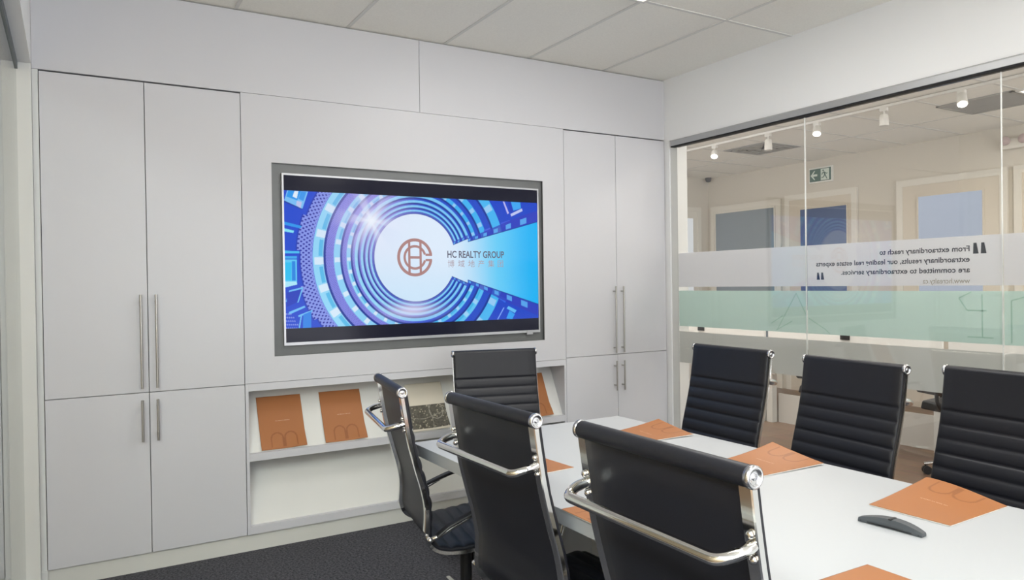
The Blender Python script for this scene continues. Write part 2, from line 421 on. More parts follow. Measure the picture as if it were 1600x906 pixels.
# centre display unit
cu = thing('display_unit', 'white built-in wall unit around the screen with open brochure shelves below', 'shelving unit', (-1.944, 0.2, 0.09))
inv = Matrix.Translation((1.944, -0.2, -0.09))
def cfin(o): o.matrix_parent_inverse = inv; return o
X0, X1 = -2.983, -0.9055
RX0, RX1, RZ0, RZ1 = -2.828, -1.076, 1.036, 2.088
g = MB().box(X0, RX0, 0, 0.02, 0.8985, 2.4485).box(RX1, X1, 0, 0.02, 0.8985, 2.4485)
g.box(RX0, RX1, 0, 0.02, RZ1, 2.4485).box(RX0, RX1, 0, 0.02, 0.8985, RZ0)
cfin(g.build('face_panel', M_CAB, cu))
D = 0.014
g = MB().box(RX0 - 0.01, RX1 + 0.01, D, D + 0.01, RZ0 - 0.01, RZ1 + 0.01)
th = 0.003
g.box(RX0, RX0 + th, -0.001, D, RZ0, RZ1).box(RX1 - th, RX1, -0.001, D, RZ0, RZ1).box(RX0 + th, RX1 - th, -0.001, D, RZ0, RZ0 + th).box(RX0 + th, RX1 - th, -0.001, D, RZ1 - th, RZ1)
o = cfin(g.build('recess_lining', M_STEEL, cu)); o['label'] = 'dull grey brushed metal lining of the screen recess'
# shelf box
NX0, NX1 = -2.967, -0.921
NT, NM1, NM0, NB = 0.857, 0.5215, 0.481, 0.133
DP = 0.34
for a, b_ in ((X0, NX0), (NX1, X1)):
    cfin(MB().box(a, b_, -0.001, DP + 0.02, 0.0905, 0.8965).build('side_panel', M_CAB, cu, bevel=0.001, seg=1))
cfin(MB().box(NX0, NX1, -0.001, DP + 0.02, NT, 0.8965).build('top_rail', M_CAB, cu))
cfin(MB().box(NX0, NX1, -0.001, DP + 0.02, NM0, NM1).build('shelf', M_CAB, cu))
cfin(MB().box(NX0, NX1, -0.001, DP + 0.02, 0.0905, NB).build('bottom_shelf', M_CAB, cu))
cfin(MB().box(NX0, NX1, DP, DP + 0.015, NB, NM0).build('back_panel', M_NICHE, cu))
o = cfin(MB().prism([(0.03, NB), (0.20, NM0), (0.215, NM0), (0.045, NB)], NX0 + 0.001, NX1 - 0.001, 'X').build('lower_backboard', M_NICHE, cu))
SL0, SL1 = (0.026, NM1), (0.185, NT)       # sloping board, bottom front to top back (y, z)
o = cfin(MB().prism([SL0, SL1, (SL1[0] + 0.015, SL1[1]), (SL0[0] + 0.015, SL0[1])], NX0 + 0.001, NX1 - 0.001, 'X').build('sloping_backboard', M_NICHE, cu))

# ================================================================== TELEVISION
tv = thing('television', 'large wall-mounted flat television in thin silver frame showing a blue ring graphic', 'television', (-1.945, 0.03, 1.089))
tinv = Matrix.Translation((1.945, -0.03, -1.089))
def tfin(o): o.matrix_parent_inverse = tinv; return o
TX0, TX1, TZ0, TZ1 = -2.776, -1.1135, 1.091, 2.034
tfin(MB().box(TX0 + 0.004, TX1 - 0.004, 0.002, D, TZ0 + 0.004, TZ1 - 0.004).build('tv_housing', M_BLACK, tv))
g = MB(); bw = 0.010
g.box(TX0, TX1, -0.006, 0.012, TZ1 - bw, TZ1).box(TX0, TX1, -0.006, 0.012, TZ0, TZ0 + 0.016)
g.box(TX0, TX0 + bw, -0.006, 0.012, TZ0 + 0.016, TZ1 - bw).box(TX1 - bw, TX1, -0.006, 0.012, TZ0 + 0.016, TZ1 - bw)
o = tfin(g.build('bezel', mat('silver_bezel', (188, 189, 192), 0.3, 0.7), tv)); o['label'] = 'thin silver bezel'
o = tfin(MB().box(TX1 - 0.105, TX1 - 0.06, -0.009, -0.005, TZ0 - 0.012, TZ0 + 0.014).build('sensor_tab', mat('silver_bezel', (188, 189, 192)), tv))
SX0, SX1, SZ0, SZ1 = TX0 + bw, TX1 - bw, TZ0 + 0.016, TZ1 - bw
tfin(MB().box(SX0, SX1, -0.0010, 0.001, SZ0, SZ1).build('screen', emis('screen_black', (26, 27, 44), 0.9), tv))
PX0, PX1, PZ0, PZ1 = SX0, SX1, 1.184, 1.941
NXg, NZg = 640, 294
xs = np.linspace(PX0, PX1, NXg); zs = np.linspace(PZ0, PZ1, NZg)
GXX, GZZ = np.meshgrid(xs, zs)
def L3(c): return np.array(lin(c))
cxr, czr = -1.990, 1.576
dx, dz = GXX - cxr, GZZ - czr
rr = np.hypot(dx, dz); th_ = np.arctan2(dz, dx)
img = np.zeros((NZg, NXg, 3))
def blend(mask, col):
    global img
    mk = mask[..., None] if mask.ndim == 2 else mask
    img = img * (1 - mk) + np.asarray(col) * mk
def ss(a, b_, x): t_ = np.clip((x - a) / (b_ - a), 0, 1); return t_ * t_ * (3 - 2 * t_)
def band(r0, r1, e=0.0016): return ss(r0 - e, r0 + e, rr) * (1 - ss(r1 - e, r1 + e, rr))
img[:] = L3((28, 72, 205))
# outer field: deep blue with window boxes
fl = np.hypot(GXX + 2.267, GZZ - 1.789)
left = ss(0.05, -0.25, dx)
rings = [(0.277, 0.288), (0.302, 0.315), (0.330, 0.345), (0.363, 0.381), (0.405, 0.429), (0.466, 0.503), (0.562, 0.622)]
prev = 0.262
base_l = L3((128, 132, 226)); base_r = L3((34, 80, 206))
for k, (a, b_) in enumerate(rings):
    # wall section between rings, then dark line, then the glazed ring
    colr = base_r[None, None, :] * (1 - left[..., None]) + base_l[None, None, :] * left[..., None]
    blend(band(prev, a), colr)
    blend(band(a - 0.0075 - 0.006 * k / 6, a), L3((18, 52, 150)))
    # perforations
    if k >= 4:
        nd = 150 if k < 6 else 190
        pa = np.cos(th_ * nd); pr = np.cos((rr - a) * 2 * PI / (0.0085 if k < 6 else 0.0105) + PI * (np.floor(th_ * nd / PI) % 2) * 0)
        dots = ss(0.1, 0.7, pa * pr) * band(prev + 0.004, a - 0.012, 0.002) * 0.55
        blend(dots, L3((30, 40, 150)))
    nb = [60, 50, 44, 40, 36, 30, 24][k]
    ph = (th_ / (2 * PI) * nb) % 1.0
    h1 = np.sin(np.floor(th_ / (2 * PI) * nb) * 12.9898 + k * 7.1) * 0.5 + 0.5
    cy = L3((62, 176, 240))[None, None, :] * (1 - 0.45 * h1[..., None]) + L3((130, 220, 248))[None, None, :] * 0.45 * h1[..., None]
    cy = cy * (1 - left[..., None] * 0.55) + L3((176, 230, 250)) * left[..., None] * 0.55
    if k < 4: cy = cy * 0.5 + L3((150, 216, 250)) * 0.5
    blend(band(a, b_), cy)
    blend(band(a, b_ - (b_ - a) * 0.15) * (ph < 0.27) * (0.35 + 0.5 * left) * (0.12 if k < 4 else 1), L3((222, 236, 250)))
    blend(band(a + (b_ - a) * 0.08, a + (b_ - a) * 0.45) * (ph > 0.35) * (ph < 0.95) * (h1 > 0.4) * (0.1 if k < 4 else 0.7), L3((24, 170, 226)))
    prev = b_
blend(band(0.262, 0.276), L3((70, 90, 190)))
blend(band(0.262, 0.2665), L3((24, 60, 160)))
# perforated parapet outside the last ring (left), ragged outer edge
og = 0.700 + 0.010 * np.sign(np.sin(th_ * 11 + 0.6))
pm = ss(-0.02, 0.0, -dx - 0.05) * (rr > 0.624) * (rr < og)
blend(pm * 1.0, L3((132, 148, 232)))
row = np.floor(rr / 0.0155)
dots = ss(0.15, 0.55, np.cos(th_ * 175 + PI * (row % 2)) * np.sin((rr / 0.0155 % 1) * PI)) * pm * (rr > 0.630)
blend(dots, L3((24, 34, 150)))
pr_ = (rr > 0.624) * (dx > 0)
blend(pr_ * 0.30 * ss(0.0, 0.6, np.cos(th_ * 190) * np.cos(rr * 2 * PI / 0.011)), L3((20, 44, 140)))
blend(((rr > og) & (rr < og + 0.008) & (dx < -0.05)).astype(float) * 0.7, L3((22, 52, 170)))
# window boxes at far left and far right
def quad(pts, col, a=1.0):
    mk = np.ones_like(GXX)
    n = len(pts); area2 = sum(pts[i][0] * pts[(i + 1) % n][1] - pts[(i + 1) % n][0] * pts[i][1] for i in range(n))
    sgn = 1 if area2 > 0 else -1
    for i in range(n):
        (ax, az), (bx, bz) = pts[i], pts[(i + 1) % n]
        ln = math.hypot(bx - ax, bz - az)
        d_ = sgn * ((bx - ax) * (GZZ - az) - (bz - az) * (GXX - ax)) / ln
        mk = mk * ss(-0.001, 0.001, d_)
    blend(mk * a, L3(col))
def U(px, py):   # picture pixel (photo) -> screen plane metres, on the wall plane y=0
    d_ = Vector((px - 800, -(py - 453), -1160.54)); dw = R.transposed() @ d_
    t_ = 4.125 / dw.y; return (-3.775 + dw.x * t_, 1.414 + dw.z * t_)
def Z3(x, y): return U(440 + x / 8.24, 290 + y / 8.24)
def Z4(x, y): return U(440 + x / 7.55, 400 + y / 7.55)
quad([Z3(70, 60), Z3(340, 75), Z3(265, 305), Z3(30, 200)], (120, 190, 245)); quad([Z3(85, 62), Z3(250, 70), Z3(200, 190), Z3(60, 140)], (40, 150, 235))
quad([Z3(165, 70), Z3(215, 72), Z3(195, 165), Z3(140, 140)], (225, 238, 250)); quad([Z3(250, 75), Z3(320, 80), Z3(280, 200), Z3(215, 170)], (60, 150, 235))
quad([Z3(25, 210), Z3(265, 310), Z3(270, 300), Z3(32, 190)], (30, 60, 160)); quad([Z3(195, 195), Z3(260, 210), Z3(245, 290), Z3(185, 250)], (190, 195, 235))
quad([Z3(20, 460), Z3(260, 520), Z3(240, 550), Z3(18, 500)], (40, 150, 235)); quad([Z3(18, 545), Z3(160, 580), Z3(150, 610), Z3(18, 585)], (130, 225, 245))
quad([Z3(20, 835), Z3(230, 845), Z3(230, 870), Z3(20, 870)], (70, 190, 240))
quad([Z4(20, 40), Z4(180, 40), Z4(180, 330), Z4(20, 370)], (90, 200, 245)); quad([Z4(20, 75), Z4(115, 75), Z4(115, 290), Z4(20, 285)], (36, 190, 240))
quad([Z4(120, 60), Z4(160, 60), Z4(165, 290), Z4(122, 290)], (30, 130, 225)); quad([Z4(22, 300), Z4(175, 300), Z4(185, 335), Z4(22, 375)], (170, 230, 248)); quad([Z4(22, 0), Z4(180, 0), Z4(180, 30), Z4(22, 28)], (60, 170, 238))
for a_, b2, c_, d2 in (((90, 405), (250, 365), (250, 385), (85, 425)), ((85, 420), (105, 420), (60, 545), (48, 535)), ((235, 380), (255, 375), (200, 545), (182, 550)), ((85, 660), (270, 585), (280, 605), (90, 690)), ((195, 700), (360, 635), (365, 655), (200, 720)), ((225, 700), (240, 700), (215, 850), (200, 850))):
    quad([Z4(*a_), Z4(*b2), Z4(*c_), Z4(*d2)], (110, 190, 245))
quad([Z4(255, 690), Z4(350, 650), Z4(350, 845), Z4(250, 850)], (40, 130, 228))
quad([Z4(60, 430), Z4(235, 390), Z4(185, 545), Z4(60, 600)], (26, 58, 186))
for i in range(7):
    for j in range(5):
        if i + j * 0.6 < 7 - j * 0.2: quad([Z4(30 + i * 24 + (j % 2) * 10, 840 - j * 42), Z4(46 + i * 24 + (j % 2) * 10, 850 - j * 42), Z4(40 + i * 24 + (j % 2) * 10, 864 - j * 42), Z4(24 + i * 24 + (j % 2) * 10, 852 - j * 42)], (140, 160, 235), 0.75)
def Q1(x, y): return U(700 + x / 7.55, 280 + y / 7.55)
def Q2(x, y): return U(690 + x / 9.06, 420 + y / 9.06)
quad([Q1(645, 262), Q1(662, 262), Q1(718, 400), Q1(700, 412)], (190, 190, 240)); quad([Q1(740, 265), Q1(850, 272), Q1(860, 345), Q1(770, 370)], (60, 165, 240))
quad([Q1(735, 410), Q1(870, 345), Q1(878, 375), Q1(745, 440)], (190, 200, 240)); quad([Q1(700, 262), Q1(735, 264), Q1(765, 375), Q1(735, 395)], (30, 60, 190))
quad([Q1(620, 515), Q1(725, 480), Q1(745, 540), Q1(640, 570)], (62, 90, 216)); quad([Q1(420, 600), Q1(495, 570), Q1(505, 610), Q1(430, 640)], (70, 100, 220))
quad([Q2(785, 715), Q2(875, 545), Q2(888, 550), Q2(800, 715)], (130, 175, 245)); quad([Q2(915, 700), Q2(960, 590), Q2(1035, 640), Q2(1000, 710)], (50, 160, 240))
quad([Q2(920, 560), Q2(945, 525), Q2(1060, 585), Q2(1035, 625)], (100, 190, 242)); quad([Q2(780, 400), Q2(800, 370), Q2(920, 430), Q2(900, 480)], (50, 110, 228))
# the opening wedge on the right
zu = np.where(GXX < -1.640, 1.655 + (GXX + 1.741) * 0.395, 1.681 + (GXX + 1.618) * 0.2705)
zl = np.where(GXX < -1.645, 1.461 - (GXX + 1.744) * 0.39, 1.441 - (GXX + 1.640) * 0.318)
su = GZZ - zu; sl = zl - GZZ
far = GXX > -1.76
# end-wall strip of the section next to the opening
for s_ in (su, sl):
    wid = 0.020 + 0.055 * ss(-1.76, -1.12, GXX)
    strip = far * (s_ > 0) * (s_ < wid)
    blend(strip * 0.85, L3((46, 62, 190)))
    blend(far * (s_ > 0) * (s_ < 0.005), L3((24, 60, 150)))
    q_ = np.log(np.clip((GXX + 1.86) / 0.10, 1e-3, None)) / 0.20
    blend(far * (s_ > wid * 0.18) * (s_ < wid * 0.70) * ((q_ % 1.0) < 0.38) * 0.9, L3((90, 170, 238)))
open_ = np.maximum((1 - ss(0.2605, 0.2635, rr)), far * (1 - ss(-0.001, 0.001, su)) * (1 - ss(-0.001, 0.001, sl)))
g1 = ss(-1.80, -1.40, GXX)[..., None]; g2 = ss(-1.48, -1.15, GXX)[..., None]
sky = L3((222, 236, 252)) * (1 - g1) + L3((104, 206, 248)) * g1
sky = sky * (1 - g2) + L3((24, 178, 246)) * g2
low = ss(1.66, 1.32, GZZ)[..., None] * (1 - g1) * 0.5
sky = sky * (1 - low) + L3((190, 226, 250)) * low
blend(open_, sky)
# the picture's own sun glare and lilac haze (part of the shown image)
hz = np.exp(-(fl / 0.20) ** 2) * 0.55 * (1 - open_ * 0.7)
blend(hz, L3((205, 190, 242)))
blend(np.exp(-(fl / 0.055) ** 2) * 0.98, L3((240, 246, 255)))
ray_ = np.exp(-(fl / 0.15) ** 2) * ss(0.6, 1.0, np.abs(np.cos(3 * np.arctan2(GZZ - 1.789, GXX + 2.267) + 0.3))) * 0.5
blend(ray_, L3((238, 242, 255)))
bl = np.exp(-((GXX + 2.02) / 0.15) ** 2 - ((GZZ - 1.262) / 0.045) ** 2) * 0.75 * (1 - open_)
blend(bl, L3((228, 222, 248)))
me = bpy.data.meshes.new('picture')
nv = NXg * NZg
co = np.zeros((nv, 3)); co[:, 0] = GXX.ravel(); co[:, 1] = -0.0014; co[:, 2] = GZZ.ravel()
idx = np.arange(nv).reshape(NZg, NXg)
fc = np.stack([idx[:-1, :-1], idx[:-1, 1:], idx[1:, 1:], idx[1:, :-1]], -1).reshape(-1, 4)
me.vertices.add(nv); me.vertices.foreach_set('co', co.ravel())
me.loops.add(fc.size); me.loops.foreach_set('vertex_index', fc.ravel())
me.polygons.add(len(fc)); me.polygons.foreach_set('loop_start', np.arange(0, fc.size, 4)); me.polygons.foreach_set('loop_total', np.full(len(fc), 4))
me.update()
at = me.color_attributes.new('print', 'FLOAT_COLOR', 'POINT')
at.data.foreach_set('color', np.concatenate([np.clip(img, 0, 1).reshape(-1, 3), np.ones((nv, 1))], 1).ravel())
me.materials.append(vcol_mat('screen_picture', 0.12, emission=True))
pic = bpy.data.objects.new('screen_image', me); COL.objects.link(pic); pic.parent = tv; tfin(pic)
pic['label'] = 'blue picture of curved terraces around a pale round opening'
# monogram: double-line ring open on the right, with a letter H inside
LG = MB(); lc = (-1.997, 1.578); LR = 0.114
def P2(x, z): return (lc[0] + x * LR, -0.0022, lc[1] + z * LR)
def arc(r0, r1, a0, a1, n=64):
    vs = []; fs = []
    for i in range(n + 1):
        a = math.radians(a0 + (a1 - a0) * i / n)
        vs += [P2(r0 * math.cos(a), r0 * math.sin(a)), P2(r1 * math.cos(a), r1 * math.sin(a))]
    for i in range(n): fs.append((2 * i, 2 * i + 1, 2 * i + 3, 2 * i + 2))
    LG.add(vs, fs)
def bar(x0, x1, z0, z1): LG.add([P2(x0, z0), P2(x1, z0), P2(x1, z1), P2(x0, z1)], [(0, 1, 2, 3)])
arc(0.84, 1.0, 10, 350); arc(0.52, 0.65, 15, 345)
bar(0.60, 0.98, 0.08, 0.20); bar(0.60, 0.98, -0.20, -0.08)
for sx in (-1, 1):
    bar(sx * 0.32 - 0.065, sx * 0.32 + 0.065, -0.90, 0.90)
bar(-0.28, 0.28, -0.065, 0.065)
o = tfin(LG.build('monogram', emis('rose_gold_print', (176, 134, 132), 0.95), tv, fix=False)); o['label'] = 'rose gold round monogram of letters H and C'
vs, fs = fit_text('HC REALTY GROUP', 0.402, 0.041, offset=0.022)
o = tfin(MB().add([(v[0] - 1.782, -0.0022, v[1] + 1.578) for v in vs], fs).build('screen_lettering', emis('screen_lettering', (104, 104, 124), 0.9), tv, fix=False)); o['label'] = 'grey capital lettering'
for i, chh in enumerate('\u535a\u57df\u5730\u4ea7\u96c6\u56e2'):
    vs, fs = text_mesh(chh, 0.0485)
    if vs:
        mx_ = min(v[0] for v in vs)
        tfin(MB().add([(v[0] - mx_ - 1.780 + i * 0.0705, -0.0022, v[1] + 1.5225) for v in vs], fs).build('screen_character', emis('screen_characters', (178, 160, 170), 0.9), tv, fix=False))

# ================================================================== BROCHURES
def cover_colors(nx, ny, kind):
    u = np.linspace(0, 1, nx)[None, :].repeat(ny, 0); v = np.linspace(0, 1, ny)[:, None].repeat(nx, 1)
    W, H = 0.232, 0.305
    im = np.zeros((ny, nx, 3)); 
    if kind == 'aerial':
        im[:] = L3((222, 214, 198))
        ph = (v > 0.04) & (v < 0.53)
        rng = np.random.RandomState(3); gg = rng.rand(26, 30)
        yy = np.clip((v * 46).astype(int), 0, 25); xx = np.clip((u * 29.9).astype(int), 0, 29)
        c_ = gg[yy, xx]
        base = L3((104, 100, 90))[None, None] * (0.75 + 0.5 * c_[..., None]); base = base * (1 - (c_ > 0.9)[..., None]) + L3((178, 170, 150)) * (c_ > 0.9)[..., None]
        road = (np.abs(np.hypot((u - 0.72) * 0.9, v - 0.40) - 0.17) < 0.009) | (np.abs(v - 0.30 + 0.05 * np.sin(u * 5)) < 0.006) | (np.abs(u - 0.56 - 0.03 * np.sin(v * 9)) < 0.009)
        base[road] = L3((160, 156, 144))
        im[ph] = base[ph]
        return im
    im[:] = L3((168, 110, 68))
    # monogram arches blind-printed at the foot of the cover, title line above
    for cx_ in (0.37, 0.67):
        rx = np.hypot((u - cx_) * W, np.maximum(0, (v - 0.20)) * H); rx2 = np.abs(u - cx_) * W
        a = np.where(v > 0.20, np.abs(rx - 0.030), np.abs(rx2 - 0.030)) < 0.0035
        a &= v > 0.03
        im[a] = L3((146, 92, 56))
    return im
def sheet_fn(w_, h_, lifts, base=0.0042):
    """lifts: heights of the corners/edges as function; returns z(u,v)"""
    def f(u, v):
        z = base
        if callable(lifts): return z + lifts(u, v)
        for (cu_, cv_, hgt, rad) in lifts:
            d = min(1, math.hypot((u - cu_) * w_, (v - cv_) * h_) / rad)
            z += hgt * (0.5 + 0.5 * math.cos(PI * d)) ** 1.3
        return z
    return f
M_PRINT = vcol_mat('brochure_cover', 0.42)
M_PAGES = mat('brochure_pages', (226, 222, 214), 0.7)
def brochure(label, loc, rot, lifts=(), kind='brown', group=None, title=True, W=0.232, H=0.305):
    t = thing('brochure', label, 'brochure', loc, 0, group); t.rotation_euler = rot
    nx, ny = 79, 103
    zf = sheet_fn(W, H, lifts)
    vs = []; T = 0.0012
    for j in range(ny):
        for i in range(nx):
            u, v = i / (nx - 1), j / (ny - 1); vs.append(((u - 0.5) * W, (v - 0.5) * H, zf(u, v)))
    fs = [(j * nx + i, j * nx + i + 1, (j + 1) * nx + i + 1, (j + 1) * nx + i) for j in range(ny - 1) for i in range(nx - 1)]
    me = bpy.data.meshes.new('cover'); me.from_pydata(vs, [], fs); me.polygons.foreach_set('use_smooth', [True] * len(fs))
    at = me.color_attributes.new('print', 'FLOAT_COLOR', 'POINT')
    im = cover_colors(nx, ny, kind)
    at.data.foreach_set('color', np.concatenate([im.reshape(-1, 3), np.ones((nx * ny, 1))], 1).ravel())
    me.materials.append(M_PRINT); me.update()
    c = bpy.data.objects.new('cover', me); COL.objects.link(c); c.parent = t
    so = c.modifiers.new('thickness', 'SOLIDIFY'); so.thickness = 0.0007; so.offset = -1
    # block of pages underneath
    g = MB(); n2 = 20; k2 = 26; vs = []
    for s in (0, 1):
        for j in range(k2):
            for i in range(n2):
                u, v = 0.004 + 0.992 * i / (n2 - 1), 0.004 + 0.992 * j / (k2 - 1)
                top = zf(u, v) - 0.0009
                vs.append(((u - 0.5) * W, (v - 0.5) * H, top if s else max(0.0003, top - 0.0032)))
    N = n2 * k2
    fs = [(j * n2 + i, (j + 1) * n2 + i, (j + 1) * n2 + i + 1, j * n2 + i + 1) for j in range(k2 - 1) for i in range(n2 - 1)]
    fs += [tuple(q + N for q in f[::-1]) for f in fs]
    ring = [i for i in range(n2)] + [(j + 1) * n2 - 1 for j in range(1, k2)] + [(k2 - 1) * n2 + i for i in range(n2 - 2, -1, -1)] + [j * n2 for j in range(k2 - 2, 0, -1)]
    for a in range(len(ring)):
        p, q = ring[a], ring[(a + 1) % len(ring)]; fs.append((p, q, q + N, p + N))
    g.add(vs, fs); g.build('pages', M_PAGES, t)
    if kind == 'brown':
        tv_, tf = fit_text('HC REALTY GROUP', 0.078, 0.0042)
        vs = [(v[0] - 0.032, v[1] + 0.005, 0) for v in tv_]
        vs = [(x, y, zf(x / W + 0.5, y / H + 0.5) + 0.0004) for x, y, z in vs]
        o = MB().add(vs, tf).build('cover_lettering', mat('pale_print', (228, 196, 168), 0.5), t, fix=False); o['label'] = 'tiny pale lettering'
    return t
# standing on the sloping shelf
sl_ang = math.atan2(SL1[1] - SL0[1], SL1[0] - SL0[0])
def shelf_brochure(label, xc, kind, zoff=0.0, W=0.244, H=0.302, lifts=()):
    # local y runs up the slope, local z is the slope's normal towards the room
    ny_, nz_ = math.cos(sl_ang), math.sin(sl_ang)
    dist = H / 2 + 0.001 + zoff
    y = SL0[0] + ny_ * dist - 0.0008 * nz_; z = SL0[1] + nz_ * dist + 0.0008 * ny_ + 0.002
    return brochure(label, (xc, y, z), (sl_ang, 0, 0), lifts, kind, 'brochures standing on the display shelf', W=W, H=H)
curl = ((1.0, 0.0, 0.016, 0.12), (0.0, 0.0, 0.005, 0.07))
shelf_brochure('copper brown brochure standing on the shelf, leftmost of the row', -2.778, 'brown', lifts=curl)
shelf_brochure('copper brown brochure standing second from the left on the shelf', -2.427, 'brown', lifts=curl)
shelf_brochure('cream brochure with dark aerial photograph, standing on the shelf behind the leftmost chair', -1.893, 'aerial', lifts=curl)
shelf_brochure('copper brown brochure standing at the right end of the shelf', -1.128, 'brown', lifts=curl)

# ================================================================== TABLE
TZ = 0.75
tb = thing('meeting_table', 'long white laminate meeting table with slab legs in the middle of the room', 'table', (-2.0, -2.76, 0))
tX0, tX1, tY1, tY0 = -0.548, 0.548, 1.535, -1.60
MB().box(tX0, tX1, tY0, tY1, TZ - 0.046, TZ).build('tabletop', M_TABLE, tb, bevel=0.0015)
for yy in (1.02, -1.05):
    MB().box(-0.33, 0.33, yy - 0.02, yy + 0.02, 0.0, TZ - 0.046).build('leg', M_TABLE, tb, bevel=0.0015)
MB().box(-0.02, 0.02, -1.03, 1.00, 0.30, TZ - 0.046).build('stretcher', M_TABLE, tb, bevel=0.0015)

RB = 'copper brown brochure on the white table '
def table_brochure(desc, x, y, face, lifts=(), rz=0.0):
    """face: +1 reader sits on the right side (x+), -1 on the left"""
    rot = PI / 2 if face > 0 else -PI / 2
    return brochure(RB + desc, (x, y, TZ + 0.0002), (0, 0, rot + rz), lifts, 'brown', 'brochures laid out on the meeting table')
# local x -> world y, local y(top of cover) -> world -x for face>0
table_brochure('in front of the farthest glass-side chair', -1.640, -1.665, 1, lambda u, v: 0.030 * (1 - v) ** 1.8 * u ** 1.2 + 0.004 * (1 - v), rz=-0.05)
table_brochure('in front of the middle glass-side chair', -1.625, -2.295, 1, lambda u, v: 0.034 * (1 - v) ** 1.8 * u ** 1.2 + 0.004 * (1 - v), rz=-0.04)
table_brochure('beside the dark conference bar', -1.625, -2.905, 1, lambda u, v: 0.034 * (1 - v) ** 1.3 * math.sin(PI / 2 * u) ** 1.1, rz=0.02)
table_brochure('showing only a corner behind the middle chair', -2.398, -1.850, -1, (), rz=0.06)
table_brochure('partly hidden by the nearest chair', -2.405, -2.455, -1, (), rz=-0.02)
table_brochure('nearest the camera, at the bottom edge', -2.358, -3.185, -1, (), rz=-0.01)

# dark arched conference bar
bar_t = thing('conference_bar', 'slim dark grey arched conference speaker bar lying on the white table', 'speaker bar', (-1.905, -2.945, TZ), math.radians(-86))
n = 28; Lb, wb = 0.172, 0.040
vs = []; fs = []
for i in range(n + 1):
    s = i / n * 2 - 1; x = s * Lb / 2; hw = wb / 2 * (1 - 0.42 * abs(s) ** 3.0); hh = 0.011 + 0.013 * (1 - s * s)
    y0 = -0.010 * s * s
    for (a, b_) in ((-1, 0.02), (-1, 0.5), (-0.72, 1), (0.72, 1), (1, 0.5), (1, 0.02)):
        vs.append((x, y0 + a * hw, 0.0003 + b_ * hh))
for i in range(n):
    for j in range(6): fs.append((i * 6 + j, i * 6 + (j + 1) % 6, (i + 1) * 6 + (j + 1) % 6, (i + 1) * 6 + j))
fs += [(0, 1, 2, 3, 4, 5), tuple(n * 6 + j for j in range(6))[::-1]]
M_BAR = mat('dark_grey_plastic', (74, 78, 82), 0.45)
MB().add(vs, fs).build('body', M_BAR, bar_t, bevel=0.001, seg=2)
MB().box(-0.004, 0.004, -0.017, 0.012, 0.0225, 0.0258).build('centre_notch', M_BLACK, bar_t, bevel=0.0008)
MB().box(-0.078, 0.078, -0.0220, -0.0205, 0.003, 0.006).build('seam', M_BLACK, bar_t)

# ================================================================== CONFERENCE CHAIRS
CP = [(0, 1.050), (0.012, .965), (.030, .86), (.055, .76), (.077, .68), (.090, .61), (.090, .55), (.088, .505), (.105, .462), (.15, .440), (.22, .435), (.32, .444), (.42, .456), (.48, .455), (.515, .438), (.53, .405)]
def catmull(P, per=10):
    out = []
    for i in range(len(P) - 1):
        p0 = P[max(0, i - 1)]; p1 = P[i]; p2 = P[i + 1]; p3 = P[min(len(P) - 1, i + 2)]
        for k in range(per):
            t_ = k / per
            out.append(tuple(0.5 * ((2 * p1[d]) + (-p0[d] + p2[d]) * t_ + (2 * p0[d] - 5 * p1[d] + 4 * p2[d] - p3[d]) * t_ ** 2 + (-p0[d] + 3 * p1[d] - 3 * p2[d] + p3[d]) * t_ ** 3) for d in range(len(p1))))
    out.append(tuple(P[-1]))
    return out
dense = catmull(CP, 24)
acc = [0]
for i in range(1, len(dense)): acc.append(acc[-1] + math.hypot(dense[i][0] - dense[i - 1][0], dense[i][1] - dense[i - 1][1]))
TOT = acc[-1]
def prof(s):
    s = min(max(s, 0), TOT)
    import bisect
    i = min(max(bisect.bisect_right(acc, s) - 1, 0), len(acc) - 2)
    t_ = (s - acc[i]) / max(1e-9, acc[i + 1] - acc[i])
    p = [dense[i][d] + (dense[i + 1][d] - dense[i][d]) * t_ for d in (0, 1)]
    a = dense[max(0, i - 6)]; b_ = dense[min(len(dense) - 1, i + 7)]
    tx, tz = b_[0] - a[0], b_[1] - a[1]; l_ = math.hypot(tx, tz); tx /= l_; tz /= l_
    return p[0] - 0.30, p[1], -tz, tx       # position, front normal
SPLIT = next(acc[i] for i in range(len(dense)) if dense[i][1] < 0.50)
S0, PITCH = 0.150, 0.0525
def sling(sa, sb, hw=0.246, step=0.005):
    g = MB(); n_ = int((sb - sa) / step) + 1; vs = []
    ws = [-1, -0.985, -0.95, -0.8, -0.4, 0, 0.4, 0.8, 0.95, 0.985, 1]; m_ = len(ws)
    for i in range(n_ + 1):
        s = sa + (sb - sa) * i / n_; x, z, nx_, nz_ = prof(s)
        if s < S0: bul = 0.0085 * min(1, ((S0 - s) / 0.012) ** 0.5) if S0 - s < 0.012 else 0.0085
        else:
            ph = ((s - S0) / PITCH) % 1.0; bul = 0.0085 * (max(0, math.sin(PI * ph)) ** 0.42)
        for wv_ in ws:
            e = 1 - max(0, (abs(wv_) - 0.93) / 0.07) ** 2
            f_ = 0.003 + bul * e
            vs.append((x + nx_ * f_, wv_ * hw, z + nz_ * f_))
        for wv_ in ws[::-1]: vs.append((x - nx_ * 0.007, wv_ * hw, z - nz_ * 0.007))
    k = 2 * m_
    fs = [(i * k + j, i * k + (j + 1) % k, (i + 1) * k + (j + 1) % k, (i + 1) * k + j) for i in range(n_) for j in range(k)]
    g.add(vs, fs, True); g.add(vs[:k], [tuple(range(k))]); g.add(vs[-k:], [tuple(range(k))[::-1]])
    return g
